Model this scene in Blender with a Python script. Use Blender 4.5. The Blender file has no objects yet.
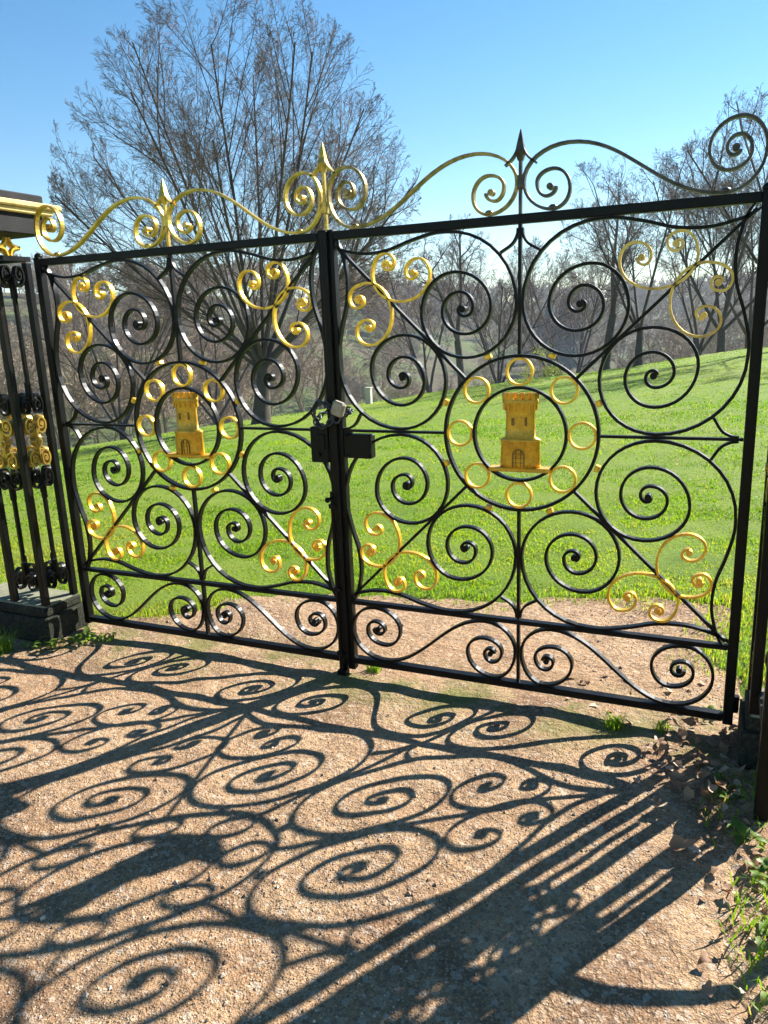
import bpy, math, random
import numpy as np
from mathutils import Matrix, Vector

random.seed(7)
rng = np.random.default_rng(11)
scene = bpy.context.scene
col = scene.collection

# ------------------------------------------------------------------ camera
CAM = np.array([1.610, -3.097, 1.6872])
RGT = np.array([0.91532518, 0.40086831, -0.03852815])
UPV = np.array([-0.0632252, 0.23752875, 0.96932072])
FWD = np.array([-0.3977215, 0.88480772, -0.24276103])
FPX = 762.29
cd = bpy.data.cameras.new('camera')
cam = bpy.data.objects.new('camera', cd)
col.objects.link(cam)
cd.sensor_fit = 'VERTICAL'
cd.sensor_height = 36.0
cd.lens = FPX / 1024 * 36.0
cd.clip_start = 0.05
cd.clip_end = 5000
M = Matrix.Identity(4)
for i in range(3):
    M[i][0] = RGT[i]; M[i][1] = UPV[i]; M[i][2] = -FWD[i]; M[i][3] = CAM[i]
cam.matrix_world = M
scene.camera = cam

def ray(px, py):
    return FWD + (px - 384) / FPX * RGT - (py - 512) / FPX * UPV

# ------------------------------------------------------------------ light
SUN_EL = math.radians(34.0)
SH = np.array([-0.503, -0.864])                  # horizontal direction of shadows
to_sun = Vector((-SH[0] * math.cos(SUN_EL), -SH[1] * math.cos(SUN_EL), math.sin(SUN_EL))).normalized()
sd = bpy.data.lights.new('sun', 'SUN')
sd.energy = 5.0
sd.angle = math.radians(0.5)
sd.color = (1.0, 0.97, 0.91)
sun = bpy.data.objects.new('sun', sd)
col.objects.link(sun)
sun.rotation_euler = to_sun.to_track_quat('Z', 'Y').to_euler()
sun.location = (8, 13, 12)

world = bpy.data.worlds.new('World')
scene.world = world
world.use_nodes = True
wn = world.node_tree
wn.nodes.clear()
wo = wn.nodes.new('ShaderNodeOutputWorld')
wb = wn.nodes.new('ShaderNodeBackground')
sk = wn.nodes.new('ShaderNodeTexSky')
sk.sky_type = 'NISHITA'
sk.sun_disc = False
sk.sun_elevation = SUN_EL
sk.sun_rotation = math.atan2(-SH[0], -SH[1])     # measured from +y towards +x
sk.altitude = 200
sk.air_density = 1.0
sk.dust_density = 0.0
sk.ozone_density = 1.6
hs = wn.nodes.new('ShaderNodeHueSaturation')
hs.inputs['Hue'].default_value = 0.495
hs.inputs['Saturation'].default_value = 1.36
hs.inputs['Value'].default_value = 1.0
wn.links.new(sk.outputs[0], hs.inputs['Color'])
wn.links.new(hs.outputs[0], wb.inputs[0])
wb.inputs[1].default_value = 0.052
wn.links.new(wb.outputs[0], wo.inputs[0])

vs = scene.view_settings
vs.view_transform = 'Standard'
vs.look = 'None'
vs.gamma = 1.0
vs.exposure = 1.72
vs.use_curve_mapping = False

# ------------------------------------------------------------------ materials
class NT:
    def __init__(self, name):
        self.m = bpy.data.materials.new(name)
        self.m.use_nodes = True
        self.t = self.m.node_tree
        self.t.nodes.clear()
        self.out = self.t.nodes.new('ShaderNodeOutputMaterial')
        self.b = self.t.nodes.new('ShaderNodeBsdfPrincipled')
        self.t.links.new(self.b.outputs[0], self.out.inputs[0])
    def n(self, kind, **kw):
        nd = self.t.nodes.new('ShaderNode' + kind)
        for k, v in kw.items():
            if k in nd.inputs.keys(): nd.inputs[k].default_value = v
            else: setattr(nd, k, v)
        return nd
    def l(self, a, b): self.t.links.new(a, b)
    def coord(self, what='Object'):
        return self.n('TexCoord').outputs[what]
    def noise(self, scale, detail=4, rough=0.6, vec=None, dist=0.0):
        nd = self.n('TexNoise', Scale=scale, Detail=detail, Roughness=rough, Distortion=dist)
        if vec is not None: self.l(vec, nd.inputs['Vector'])
        return nd
    def ramp(self, src, stops):
        r = self.n('ValToRGB')
        el = r.color_ramp.elements
        while len(el) < len(stops): el.new(0.5)
        for e, (p, c) in zip(el, stops):
            e.position = p
            e.color = (c, c, c, 1) if isinstance(c, (int, float)) else (*c, 1)
        self.l(src, r.inputs[0])
        return r.outputs[0]
    def mix(self, fac, a, b, mode='MIX'):
        m = self.n('MixRGB', blend_type=mode)
        for s, v in ((0, fac), (1, a), (2, b)):
            if hasattr(v, 'links'): self.l(v, m.inputs[s])
            elif isinstance(v, (int, float)): m.inputs[s].default_value = v
            else: m.inputs[s].default_value = (*v, 1)
        return m.outputs[0]
    def bump(self, src, strength, dist, prev=None):
        b = self.n('Bump', Strength=strength, Distance=dist)
        self.l(src, b.inputs['Height'])
        if prev is not None: self.l(prev, b.inputs['Normal'])
        return b.outputs[0]
    def set(self, **kw):
        for k, v in kw.items():
            k = k.replace('_', ' ')
            s = self.b.inputs[k]
            if hasattr(v, 'links'): self.l(v, s)
            elif isinstance(v, tuple) and len(v) == 3: s.default_value = (*v, 1)
            else: s.default_value = v

def mat_iron():
    t = NT('black_iron')
    c = t.coord()
    n1 = t.noise(9, 6, 0.65, c)
    n2 = t.noise(160, 3, 0.6, c)
    base = t.ramp(n1.outputs[0], [(0.35, (0.0018, 0.0016, 0.0014)), (0.62, (0.004, 0.0036, 0.003)), (0.80, (0.014, 0.010, 0.007))])
    t.set(Base_Color=base, Roughness=t.ramp(n1.outputs[0], [(0.3, 0.30), (0.75, 0.5)]), Normal=t.bump(n2.outputs[0], 0.25, 0.002))
    n3 = t.noise(48, 7, 0.8, c)
    base = t.mix(t.ramp(n3.outputs[0], [(0.60, 0.0), (0.70, 0.8)]), base, (0.045, 0.020, 0.010))
    t.set(Base_Color=base, Specular_IOR_Level=0.16)
    return t.m

def mat_gold(name='gilding', a=(0.86, 0.50, 0.045), b=(0.60, 0.31, 0.03), metal=0.6):
    t = NT(name)
    c = t.coord()
    n1 = t.noise(22, 6, 0.65, c)
    n2 = t.noise(240, 3, 0.6, c)
    base = t.ramp(n1.outputs[0], [(0.3, b), (0.55, a), (0.8, tuple(min(1, x * 1.1) for x in a))])
    n3 = t.noise(75, 6, 0.75, c)
    base = t.mix(t.ramp(n3.outputs[0], [(0.30, 0.85), (0.46, 0.0)]), base, tuple(0.28 * x for x in b))
    t.set(Base_Color=base, Metallic=metal, Roughness=t.ramp(n1.outputs[0], [(0.3, 0.42), (0.7, 0.27)]), Normal=t.bump(n2.outputs[0], 0.3, 0.0025))
    return t.m

def mat_stone(name='shaded_plinth_stone', cs=None):
    t = NT(name)
    c = t.coord()
    n1 = t.noise(6, 8, 0.7, c); n2 = t.noise(60, 5, 0.7, c)
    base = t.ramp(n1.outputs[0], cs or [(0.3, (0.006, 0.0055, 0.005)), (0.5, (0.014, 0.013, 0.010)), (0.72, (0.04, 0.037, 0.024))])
    base = t.mix(t.ramp(n2.outputs[0], [(0.45, 0.0), (0.7, 0.6)]), base, (0.08, 0.09, 0.05))
    t.set(Base_Color=base, Roughness=0.9, Specular_IOR_Level=0.15, Normal=t.bump(n2.outputs[0], 0.5, 0.006))
    return t.m

def mat_cap(name, a, b):
    t = NT(name)
    c = t.coord()
    n1 = t.noise(8, 8, 0.7, c); n2 = t.noise(70, 5, 0.7, c)
    t.set(Base_Color=t.ramp(n1.outputs[0], [(0.35, b), (0.6, a)]), Roughness=0.65, Specular_IOR_Level=0.12, Normal=t.bump(n2.outputs[0], 0.3, 0.004))
    return t.m

def mat_path():
    t = NT('gravelly_earth')
    c = t.coord()
    big = t.noise(0.9, 5, 0.6, c); mid = t.noise(9, 6, 0.7, c); fine = t.noise(110, 5, 0.75, c); grit = t.noise(330, 2, 0.6, c)
    v = t.n('TexVoronoi', Scale=150.0); t.l(c, v.inputs['Vector'])
    v2 = t.n('TexVoronoi', Scale=62.0); t.l(c, v2.inputs['Vector'])
    base = t.ramp(mid.outputs[0], [(0.25, (0.20, 0.100, 0.046)), (0.5, (0.33, 0.190, 0.094)), (0.75, (0.43, 0.270, 0.145))])
    base = t.mix(t.ramp(big.outputs[0], [(0.40, 0.0), (0.58, 0.85)]), base, (0.44, 0.285, 0.155))
    damp = t.noise(1.7, 6, 0.7, c, 0.6)
    base = t.mix(t.ramp(damp.outputs[0], [(0.50, 0.0), (0.62, 0.8)]), base, (0.165, 0.082, 0.040))
    stone = t.n('SeparateColor'); t.l(v.outputs['Color'], stone.inputs[0])
    stone2 = t.n('SeparateColor'); t.l(v2.outputs['Color'], stone2.inputs[0])
    base = t.mix(t.ramp(stone.outputs[0], [(0.60, 0.0), (0.98, 0.6)]), base, (0.54, 0.38, 0.24))
    base = t.mix(t.ramp(stone.outputs[1], [(0.70, 0.0), (0.97, 0.6)]), base, (0.115, 0.075, 0.05))
    base = t.mix(t.ramp(stone2.outputs[1], [(0.72, 0.0), (0.97, 0.55)]), base, (0.15, 0.10, 0.07))
    base = t.mix(t.ramp(stone2.outputs[0], [(0.80, 0.0), (0.98, 0.6)]), base, (0.50, 0.40, 0.30))
    base = t.mix(t.ramp(grit.outputs[0], [(0.36, 0.55), (0.52, 0.0)]), base, (0.10, 0.065, 0.042))
    moss = t.noise(2.6, 6, 0.7, c)
    sx = t.n('SeparateXYZ'); t.l(c, sx.inputs[0])
    # moss keeps to the damp strip along the gate line
    near = t.n('MapRange'); near.inputs[1].default_value = 0.40; near.inputs[2].default_value = 0.05
    ab = t.n('Math', operation='ABSOLUTE'); ad = t.n('Math', operation='ADD'); ad.inputs[1].default_value = 0.05
    t.l(sx.outputs[1], ad.inputs[0]); t.l(ad.outputs[0], ab.inputs[0]); t.l(ab.outputs[0], near.inputs[0])
    mm = t.n('Math', operation='MULTIPLY')
    t.l(near.outputs[0], mm.inputs[0]); t.l(t.ramp(moss.outputs[0], [(0.46, 0.0), (0.60, 0.8)]), mm.inputs[1])
    base = t.mix(mm.outputs[0], base, (0.13, 0.135, 0.03))
    b1 = t.bump(fine.outputs[0], 0.55, 0.007)
    b2 = t.bump(v.outputs['Distance'], 0.8, 0.004, b1)
    b3 = t.bump(grit.outputs[0], 0.7, 0.0025, b2)
    clod = t.noise(34, 4, 0.65, c); lump = t.noise(12, 3, 0.6, c)
    b4 = t.bump(clod.outputs[0], 0.75, 0.016, t.bump(lump.outputs[0], 0.6, 0.03, b3))
    t.set(Base_Color=base, Roughness=0.95, Normal=b4, Specular_IOR_Level=0.2)
    return t.m

def mat_meadow():
    t = NT('meadow_turf')
    c = t.coord()
    big = t.noise(0.16, 5, 0.6, c); mid = t.noise(1.6, 6, 0.7, c); fine = t.noise(40, 5, 0.75, c)
    base = t.ramp(mid.outputs[0], [(0.28, (0.095, 0.165, 0.010)), (0.5, (0.155, 0.245, 0.014)), (0.75, (0.215, 0.290, 0.022))])
    base = t.mix(t.ramp(big.outputs[0], [(0.42, 0.0), (0.62, 0.7)]), base, (0.24, 0.28, 0.035))
    base = t.mix(t.ramp(fine.outputs[0], [(0.35, 0.5), (0.55, 0.0)]), base, (0.05, 0.085, 0.012))
    t.set(Base_Color=base, Roughness=0.9, Normal=t.bump(fine.outputs[0], 0.9, 0.05), Specular_IOR_Level=0.2)
    return t.m

def mat_attr(name, stops, rough=0.8, transl=0.0, tcol=None, spec=0.3, noise_scale=None):
    """colour picked per blade, stone, leaf or branch from the mesh's own 'rnd' attribute"""
    t = NT(name)
    a = t.n('Attribute', attribute_name='rnd')
    base = t.ramp(a.outputs['Fac'], stops)
    if noise_scale:
        nn = t.noise(noise_scale, 5, 0.7, t.coord())
        base = t.mix(t.ramp(nn.outputs[0], [(0.35, 0.55), (0.6, 0.0)]), base, tuple(0.45 * x for x in stops[0][1]))
    t.set(Base_Color=base, Roughness=rough, Specular_IOR_Level=spec)
    if transl:
        tr = t.n('BsdfTranslucent')
        t.l(t.mix(1.0, base, tcol, 'MULTIPLY'), tr.inputs[0])
        mx = t.n('MixShader'); mx.inputs[0].default_value = transl
        t.l(t.b.outputs[0], mx.inputs[1]); t.l(tr.outputs[0], mx.inputs[2])
        t.l(mx.outputs[0], t.out.inputs[0])
    return t.m

def mat_plain(name, colr, rough=0.6, metal=0.0, nscale=14, var=0.35):
    t = NT(name)
    n1 = t.noise(nscale, 6, 0.7, t.coord())
    t.set(Base_Color=t.ramp(n1.outputs[0], [(0.3, tuple(x * (1 - var) for x in colr)), (0.65, colr)]), Roughness=rough, Metallic=metal,
          Normal=t.bump(n1.outputs[0], 0.25, 0.004))
    return t.m

IRON = mat_iron()
GOLD = mat_gold()
HALFG = mat_gold('pale_bronze_gilding', (0.66, 0.42, 0.10), (0.36, 0.22, 0.06), 0.65)  # paler bronze gold for the right leaf's upper right scrolls
GOLDP = mat_gold('tower_gilding', (0.74, 0.39, 0.022), (0.50, 0.25, 0.014), 0.30)
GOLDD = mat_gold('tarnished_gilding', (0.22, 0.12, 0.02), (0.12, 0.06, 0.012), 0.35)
CREST = mat_gold('weathered_gilding', (0.62, 0.40, 0.075), (0.30, 0.18, 0.04), 0.75)
SHADEG = mat_gold('shaded_bronze_gilding', (0.085, 0.070, 0.048), (0.022, 0.019, 0.016), 0.6)  # shade on the right leaf's crest painted in as darker gilding
HALFS = mat_gold('half_shaded_gilding', (0.36, 0.24, 0.070), (0.07, 0.048, 0.022), 0.75)  # lighter step of that painted shade, for the crest's inner half
STONE = mat_stone()  # stone darkened so the shade of the plinth front is in its colour
STONET = mat_stone('sunlit_plinth_top', [(0.3, (0.13, 0.125, 0.085)), (0.5, (0.22, 0.21, 0.14)), (0.72, (0.28, 0.26, 0.17))])  # same stone made paler: sunlight on the top painted into the colour
CAPC = mat_cap('cream_gilt_moulding', (0.72, 0.56, 0.22), (0.52, 0.38, 0.14))
CAPD = mat_cap('dark_painted_cap', (0.020, 0.020, 0.021), (0.010, 0.010, 0.010))
PATH = mat_path()
TURF = mat_meadow()
GRASS = mat_attr('grass_blades', [(0.0, (0.085, 0.175, 0.008)), (0.45, (0.145, 0.260, 0.010)), (0.8, (0.225, 0.310, 0.018)), (1.0, (0.36, 0.30, 0.11))], 0.5, 0.58, (1.4, 1.35, 0.5))
WEED = mat_attr('weed_leaves', [(0.0, (0.085, 0.15, 0.016)), (0.6, (0.15, 0.235, 0.028)), (1.0, (0.23, 0.27, 0.06))], 0.55, 0.45, (1.3, 1.4, 0.5))
PEBB = mat_attr('pebbles', [(0.0, (0.11, 0.075, 0.05)), (0.35, (0.26, 0.175, 0.11)), (0.75, (0.42, 0.30, 0.20)), (1.0, (0.60, 0.49, 0.37))], 0.9)
LEAFD = mat_attr('dry_leaves', [(0.0, (0.13, 0.06, 0.03)), (0.45, (0.30, 0.18, 0.10)), (1.0, (0.58, 0.44, 0.31))], 0.7, 0.2, (1.2, 0.9, 0.6))
BARK = mat_attr('bark', [(0.0, (0.040, 0.031, 0.026)), (1.0, (0.095, 0.072, 0.056))], 0.9, noise_scale=5)
TWIG = mat_attr('twigs', [(0.0, (0.085, 0.058, 0.050)), (0.6, (0.155, 0.102, 0.080)), (1.0, (0.23, 0.15, 0.11))], 0.85)
WOOD = mat_attr('far_wood_twigs', [(0.0, (0.16, 0.118, 0.075)), (0.5, (0.28, 0.205, 0.13)), (0.85, (0.36, 0.275, 0.165)), (1.0, (0.27, 0.26, 0.08))], 0.9)
CONI = mat_attr('conifer_needles', [(0.0, (0.012, 0.030, 0.022)), (1.0, (0.035, 0.065, 0.045))], 0.85)
SPRING = mat_attr('fresh_leaves', [(0.0, (0.13, 0.17, 0.025)), (1.0, (0.25, 0.27, 0.06))], 0.6, 0.35, (1.2, 1.2, 0.5))

# ------------------------------------------------------------------ mesh helpers
class MB:
    """collects pieces and links them as ONE mesh object"""
    def __init__(self):
        self.v = []; self.f = []; self.r = []; self.n = 0; self.smooth = []
    def add(self, v, f, rnd=0.5, smooth=False):
        v = np.asarray(v, float).reshape(-1, 3)
        self.v.append(v)
        for q in f: self.f.append([i + self.n for i in q])
        self.smooth += [smooth] * len(f)
        self.r.append(np.full(len(v), rnd) if np.isscalar(rnd) else np.asarray(rnd))
        self.n += len(v)
    def box(self, c, s, rot=None, rnd=0.5, bev=0.0):
        x, y, z = np.array(s) / 2
        if bev > 0:
            b = bev
            ring = [(-x, -y + b), (-x + b, -y), (x - b, -y), (x, -y + b), (x, y - b), (x - b, y), (-x + b, y), (-x, y - b)]
            inn = [(px - math.copysign(b, px) * 0.7, py - math.copysign(b, py) * 0.7) for px, py in ring]
            lv = [(inn, -z), (ring, -z + b), (ring, z - b), (inn, z)]
            V = np.array([(px, py, pz) for rr, pz in lv for px, py in rr])
            F = []
            for k in range(3):
                for i in range(8):
                    j = (i + 1) % 8
                    F.append([k * 8 + i, k * 8 + j, k * 8 + 8 + j, k * 8 + 8 + i])
            F.append(list(range(7, -1, -1))); F.append(list(range(24, 32)))
        else:
            V = np.array([(i, j, k) for k in (-z, z) for j in (-y, y) for i in (-x, x)])
            F = [[0, 2, 3, 1], [4, 5, 7, 6], [0, 1, 5, 4], [2, 6, 7, 3], [0, 4, 6, 2], [1, 3, 7, 5]]
        if rot is not None: V = V @ np.array(rot).T
        self.add(V + np.array(c), F, rnd)
    def bar(self, p, q, w, d, bev=0.0):
        """straight bar from p to q, w wide across it in the xz plane, d deep"""
        p = np.array(p, float); q = np.array(q, float)
        L = np.linalg.norm(q - p); z = (q - p) / L
        y = np.array([0, 1.0, 0])
        if abs(z @ y) > 0.9: y = np.array([1.0, 0, 0])
        x = np.cross(y, z); x /= np.linalg.norm(x); y = np.cross(z, x)
        self.box((p + q) / 2, (w, d, L), np.stack([x, y, z], 1), bev=bev)
    def strip(self, P, t, d, closed=False, ext=None):
        """flat bar swept along a plane curve; P is (n,3), ext = the depth direction"""
        P = np.asarray(P, float)
        n = len(P)
        e = np.array([0, 1.0, 0]) if ext is None else np.asarray(ext, float)
        T = (np.roll(P, -1, 0) - np.roll(P, 1, 0)) if closed else np.gradient(P, axis=0)
        T /= np.linalg.norm(T, axis=1)[:, None]
        N = np.cross(T, e)
        N /= np.linalg.norm(N, axis=1)[:, None]
        tt = np.full(n, t) if np.isscalar(t) else np.asarray(t)
        tt = tt[:, None] / 2
        V = np.stack([P - N * tt - e * d / 2, P + N * tt - e * d / 2, P + N * tt + e * d / 2, P - N * tt + e * d / 2], 1).reshape(-1, 3)
        F = []
        m = n if closed else n - 1
        for i in range(m):
            j = (i + 1) % n
            for k in range(4):
                F.append([i * 4 + k, i * 4 + (k + 1) % 4, j * 4 + (k + 1) % 4, j * 4 + k])
        if not closed:
            F.append([3, 2, 1, 0]); F.append([(n - 1) * 4 + k for k in range(4)])
        self.add(V, F)
    def cyl(self, p, q, r0, r1=None, n=12, rnd=0.5, caps=True, smooth=True):
        r1 = r0 if r1 is None else r1
        p = np.array(p, float); q = np.array(q, float)
        z = (q - p) / np.linalg.norm(q - p)
        a = np.array([1.0, 0, 0]) if abs(z[0]) < 0.8 else np.array([0, 1.0, 0])
        x = np.cross(a, z); x /= np.linalg.norm(x); y = np.cross(z, x)
        th = np.arange(n) * 2 * math.pi / n
        c = np.cos(th)[:, None] * x + np.sin(th)[:, None] * y
        V = np.concatenate([p + c * r0, q + c * r1])
        self.add(V, [[i, (i + 1) % n, n + (i + 1) % n, n + i] for i in range(n)], rnd, smooth)
        if caps:
            self.add(V, [list(range(n - 1, -1, -1)), list(range(n, 2 * n))], rnd)
    def ell(self, c, r, n=10, m=7, rnd=0.5):
        V = []; F = []
        for i in range(m + 1):
            ph = math.pi * i / m
            for j in range(n):
                th = 2 * math.pi * j / n
                V.append((r[0] * math.sin(ph) * math.cos(th), r[1] * math.sin(ph) * math.sin(th), r[2] * math.cos(ph)))
        for i in range(m):
            for j in range(n):
                F.append([i * n + j, (i + 1) * n + j, (i + 1) * n + (j + 1) % n, i * n + (j + 1) % n])
        self.add(np.array(V) + np.array(c), F, rnd, True)
    def build(self, name, m, parent=None, off=(0, 0, 0)):
        V = np.concatenate(self.v) - np.array(off)
        me = bpy.data.meshes.new(name)
        me.from_pydata(V.tolist(), [], self.f)
        me.polygons.foreach_set('use_smooth', self.smooth)
        at = me.attributes.new('rnd', 'FLOAT', 'POINT')
        at.data.foreach_set('value', np.concatenate(self.r).astype(np.float32))
        me.materials.append(m)
        me.update()
        o = bpy.data.objects.new(name, me)
        o.location = off
        col.objects.link(o)
        if parent is not None: put(o, parent)
        return o

def put(o, parent):
    """parent keeping the place in the world (parents are never scaled while building)"""
    w = o.location.copy()
    o.parent = parent
    pl = parent.location.copy()
    q = parent
    while q.parent is not None:
        q = q.parent; pl = pl + q.location
    o.location = w - pl

def fast_mesh(name, V, faces, rnd, m, smooth=False):
    """big mesh from arrays; faces is (k,3) or (k,4)"""
    me = bpy.data.meshes.new(name)
    k, s = faces.shape
    me.vertices.add(len(V)); me.loops.add(k * s); me.polygons.add(k)
    me.vertices.foreach_set('co', V.astype(np.float32).ravel())
    me.loops.foreach_set('vertex_index', faces.astype(np.int32).ravel())
    me.polygons.foreach_set('loop_start', np.arange(0, k * s, s, dtype=np.int32))
    me.polygons.foreach_set('use_smooth', np.full(k, smooth))
    if rnd is not None:
        at = me.attributes.new('rnd', 'FLOAT', 'POINT')
        at.data.foreach_set('value', rnd.astype(np.float32))
    me.materials.append(m)
    me.update(calc_edges=True)
    me.validate()
    o = bpy.data.objects.new(name, me)
    col.objects.link(o)
    return o

def tag(o, label=None, cat=None, group=None, kind=None):
    if label: o['label'] = label
    if cat: o['category'] = cat
    if group: o['group'] = group
    if kind: o['kind'] = kind
    return o

def empty(name, loc):
    o = bpy.data.objects.new(name, None)
    o.empty_display_size = 0.1
    col.objects.link(o)
    o.location = loc
    return o

def copy_tree(o, parent=None):
    c = o.copy(); col.objects.link(c)
    if parent is not None: c.parent = parent
    for ch in list(o.children): copy_tree(ch, c)
    return c

# ------------------------------------------------------------------ plane curves
def quarters(E, n=9):
    """quarter ellipses through successive extremes. E: [(x, z, 'h'|'v')...]; tangents alternate"""
    out = [E[0][:2]]
    for a, b in zip(E[:-1], E[1:]):
        ax, az, at = a; bx, bz, bt = b
        for i in range(1, n + 1):
            s = i / n * math.pi / 2
            if at == 'h': out.append((ax + (bx - ax) * math.sin(s), az + (bz - az) * (1 - math.cos(s))))
            else: out.append((ax + (bx - ax) * (1 - math.cos(s)), az + (bz - az) * math.sin(s)))
    return out

def alt(pts, first):
    k = first; out = []
    for p in pts:
        out.append((p[0], p[1], k)); k = 'v' if k == 'h' else 'h'
    return out

def spline(P, n=6):
    P = np.array(P, float)
    Q = np.concatenate([[2 * P[0] - P[1]], P, [2 * P[-1] - P[-2]]])
    out = []
    for i in range(1, len(Q) - 2):
        a, b, c, d = Q[i - 1], Q[i], Q[i + 1], Q[i + 2]
        for k in range(n):
            t = k / n
            out.append(tuple(0.5 * ((2 * b) + (-a + c) * t + (2 * a - 5 * b + 4 * c - d) * t * t + (-a + 3 * b - 3 * c + d) * t ** 3)))
    out.append(tuple(P[-1]))
    return out

def bez(p0, p1, p2, p3, n=18):
    p0, p1, p2, p3 = map(np.array, (p0, p1, p2, p3))
    return [tuple((1 - t) ** 3 * p0 + 3 * t * (1 - t) ** 2 * p1 + 3 * t * t * (1 - t) * p2 + t ** 3 * p3) for t in np.linspace(0, 1, n)]

# the big scroll of one eighth of a panel, in (u, v) from the medallion's centre
BIG_EYE = (0.236, 0.512)
BIG = spline([(0.826, 0.808), (0.800, 0.790), (0.75, 0.772), (0.666, 0.757), (0.564, 0.764), (0.465, 0.793), (0.385, 0.812)], 6)[:-1] \
    + spline([(0.385, 0.812), (0.345, 0.817), (0.305, 0.817)], 4)[:-1] \
    + quarters(alt([(0.305, 0.817), (0.0125, 0.53), (0.222, 0.316), (0.416, 0.50), (0.272, 0.660), (0.117, 0.52), (0.226, 0.412), (0.325, 0.503), (0.250, 0.581), (0.192, 0.52), (0.227, 0.484), (0.256, 0.508), (0.240, 0.524)], 'h'), 9)
GILT = quarters(alt([(0.437, 0.668), (0.462, 0.642), (0.485, 0.675), (0.430, 0.724), (0.377, 0.660), (0.506, 0.554), (0.638, 0.664), (0.580, 0.752), (0.536, 0.720), (0.560, 0.684), (0.587, 0.706), (0.569, 0.722)], 'v'), 8)
GILT_EYES = ((0.452, 0.668), (0.565, 0.708))
LOW_A = quarters(alt([(-0.690, -0.955), (-0.665, -0.980), (-0.637, -0.952), (-0.684, -0.917), (-0.723, -0.965), (-0.637, -1.033), (-0.560, -0.945), (-0.683, -0.847), (-0.797, -0.970), (-0.640, -1.112)], 'v'), 8)
LOW_A = LOW_A[::1]
LOW = LOW_A + bez((-0.640, -1.112), (-0.455, -1.112), (-0.345, -0.846), (-0.150, -0.846))[1:] \
    + quarters(alt([(-0.150, -0.846), (-0.0135, -0.972), (-0.112, -1.112), (-0.236, -1.0), (-0.156, -0.928), (-0.075, -0.985), (-0.120, -1.040), (-0.155, -1.0), (-0.128, -0.976), (-0.108, -0.995)], 'h'), 8)[1:]
LOW_EYES = ((-0.668, -0.954), (-0.126, -0.998))
OVER = quarters(alt([(0.137, 0.945), (0.100, 0.914), (0.064, 0.965), (0.125, 1.009), (0.189, 0.935), (0.125, 0.866), (0.013, 0.975), (0.180, 1.093)], 'v'), 8) \
    + bez((0.180, 1.093), (0.40, 1.093), (0.50, 0.866), (0.712, 0.866))[1:] \
    + quarters(alt([(0.712, 0.866), (0.828, 1.0), (0.745, 1.107), (0.654, 1.012), (0.718, 0.938), (0.784, 0.995), (0.745, 1.050), (0.708, 1.010), (0.731, 0.985), (0.750, 1.0)], 'h'), 8)[1:]
OVER_EYES = ((0.115, 0.946), (0.735, 1.008))
HOOK = spline([(0.008, 0.808), (0.012, 0.782), (0.032, 0.750), (0.078, 0.722)], 5)

WIDE = 0.019          # the right leaf's hinge half is this much wider
W = 1.6937            # leaf width
ZC = 1.2102           # medallion centre height
HALF = W / 2

def eye(mb, p, d, r):
    mb.cyl((p[0], -d / 2 - 0.0015, p[1]), (p[0], d / 2 + 0.0015, p[1]), r, n=12)

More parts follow.
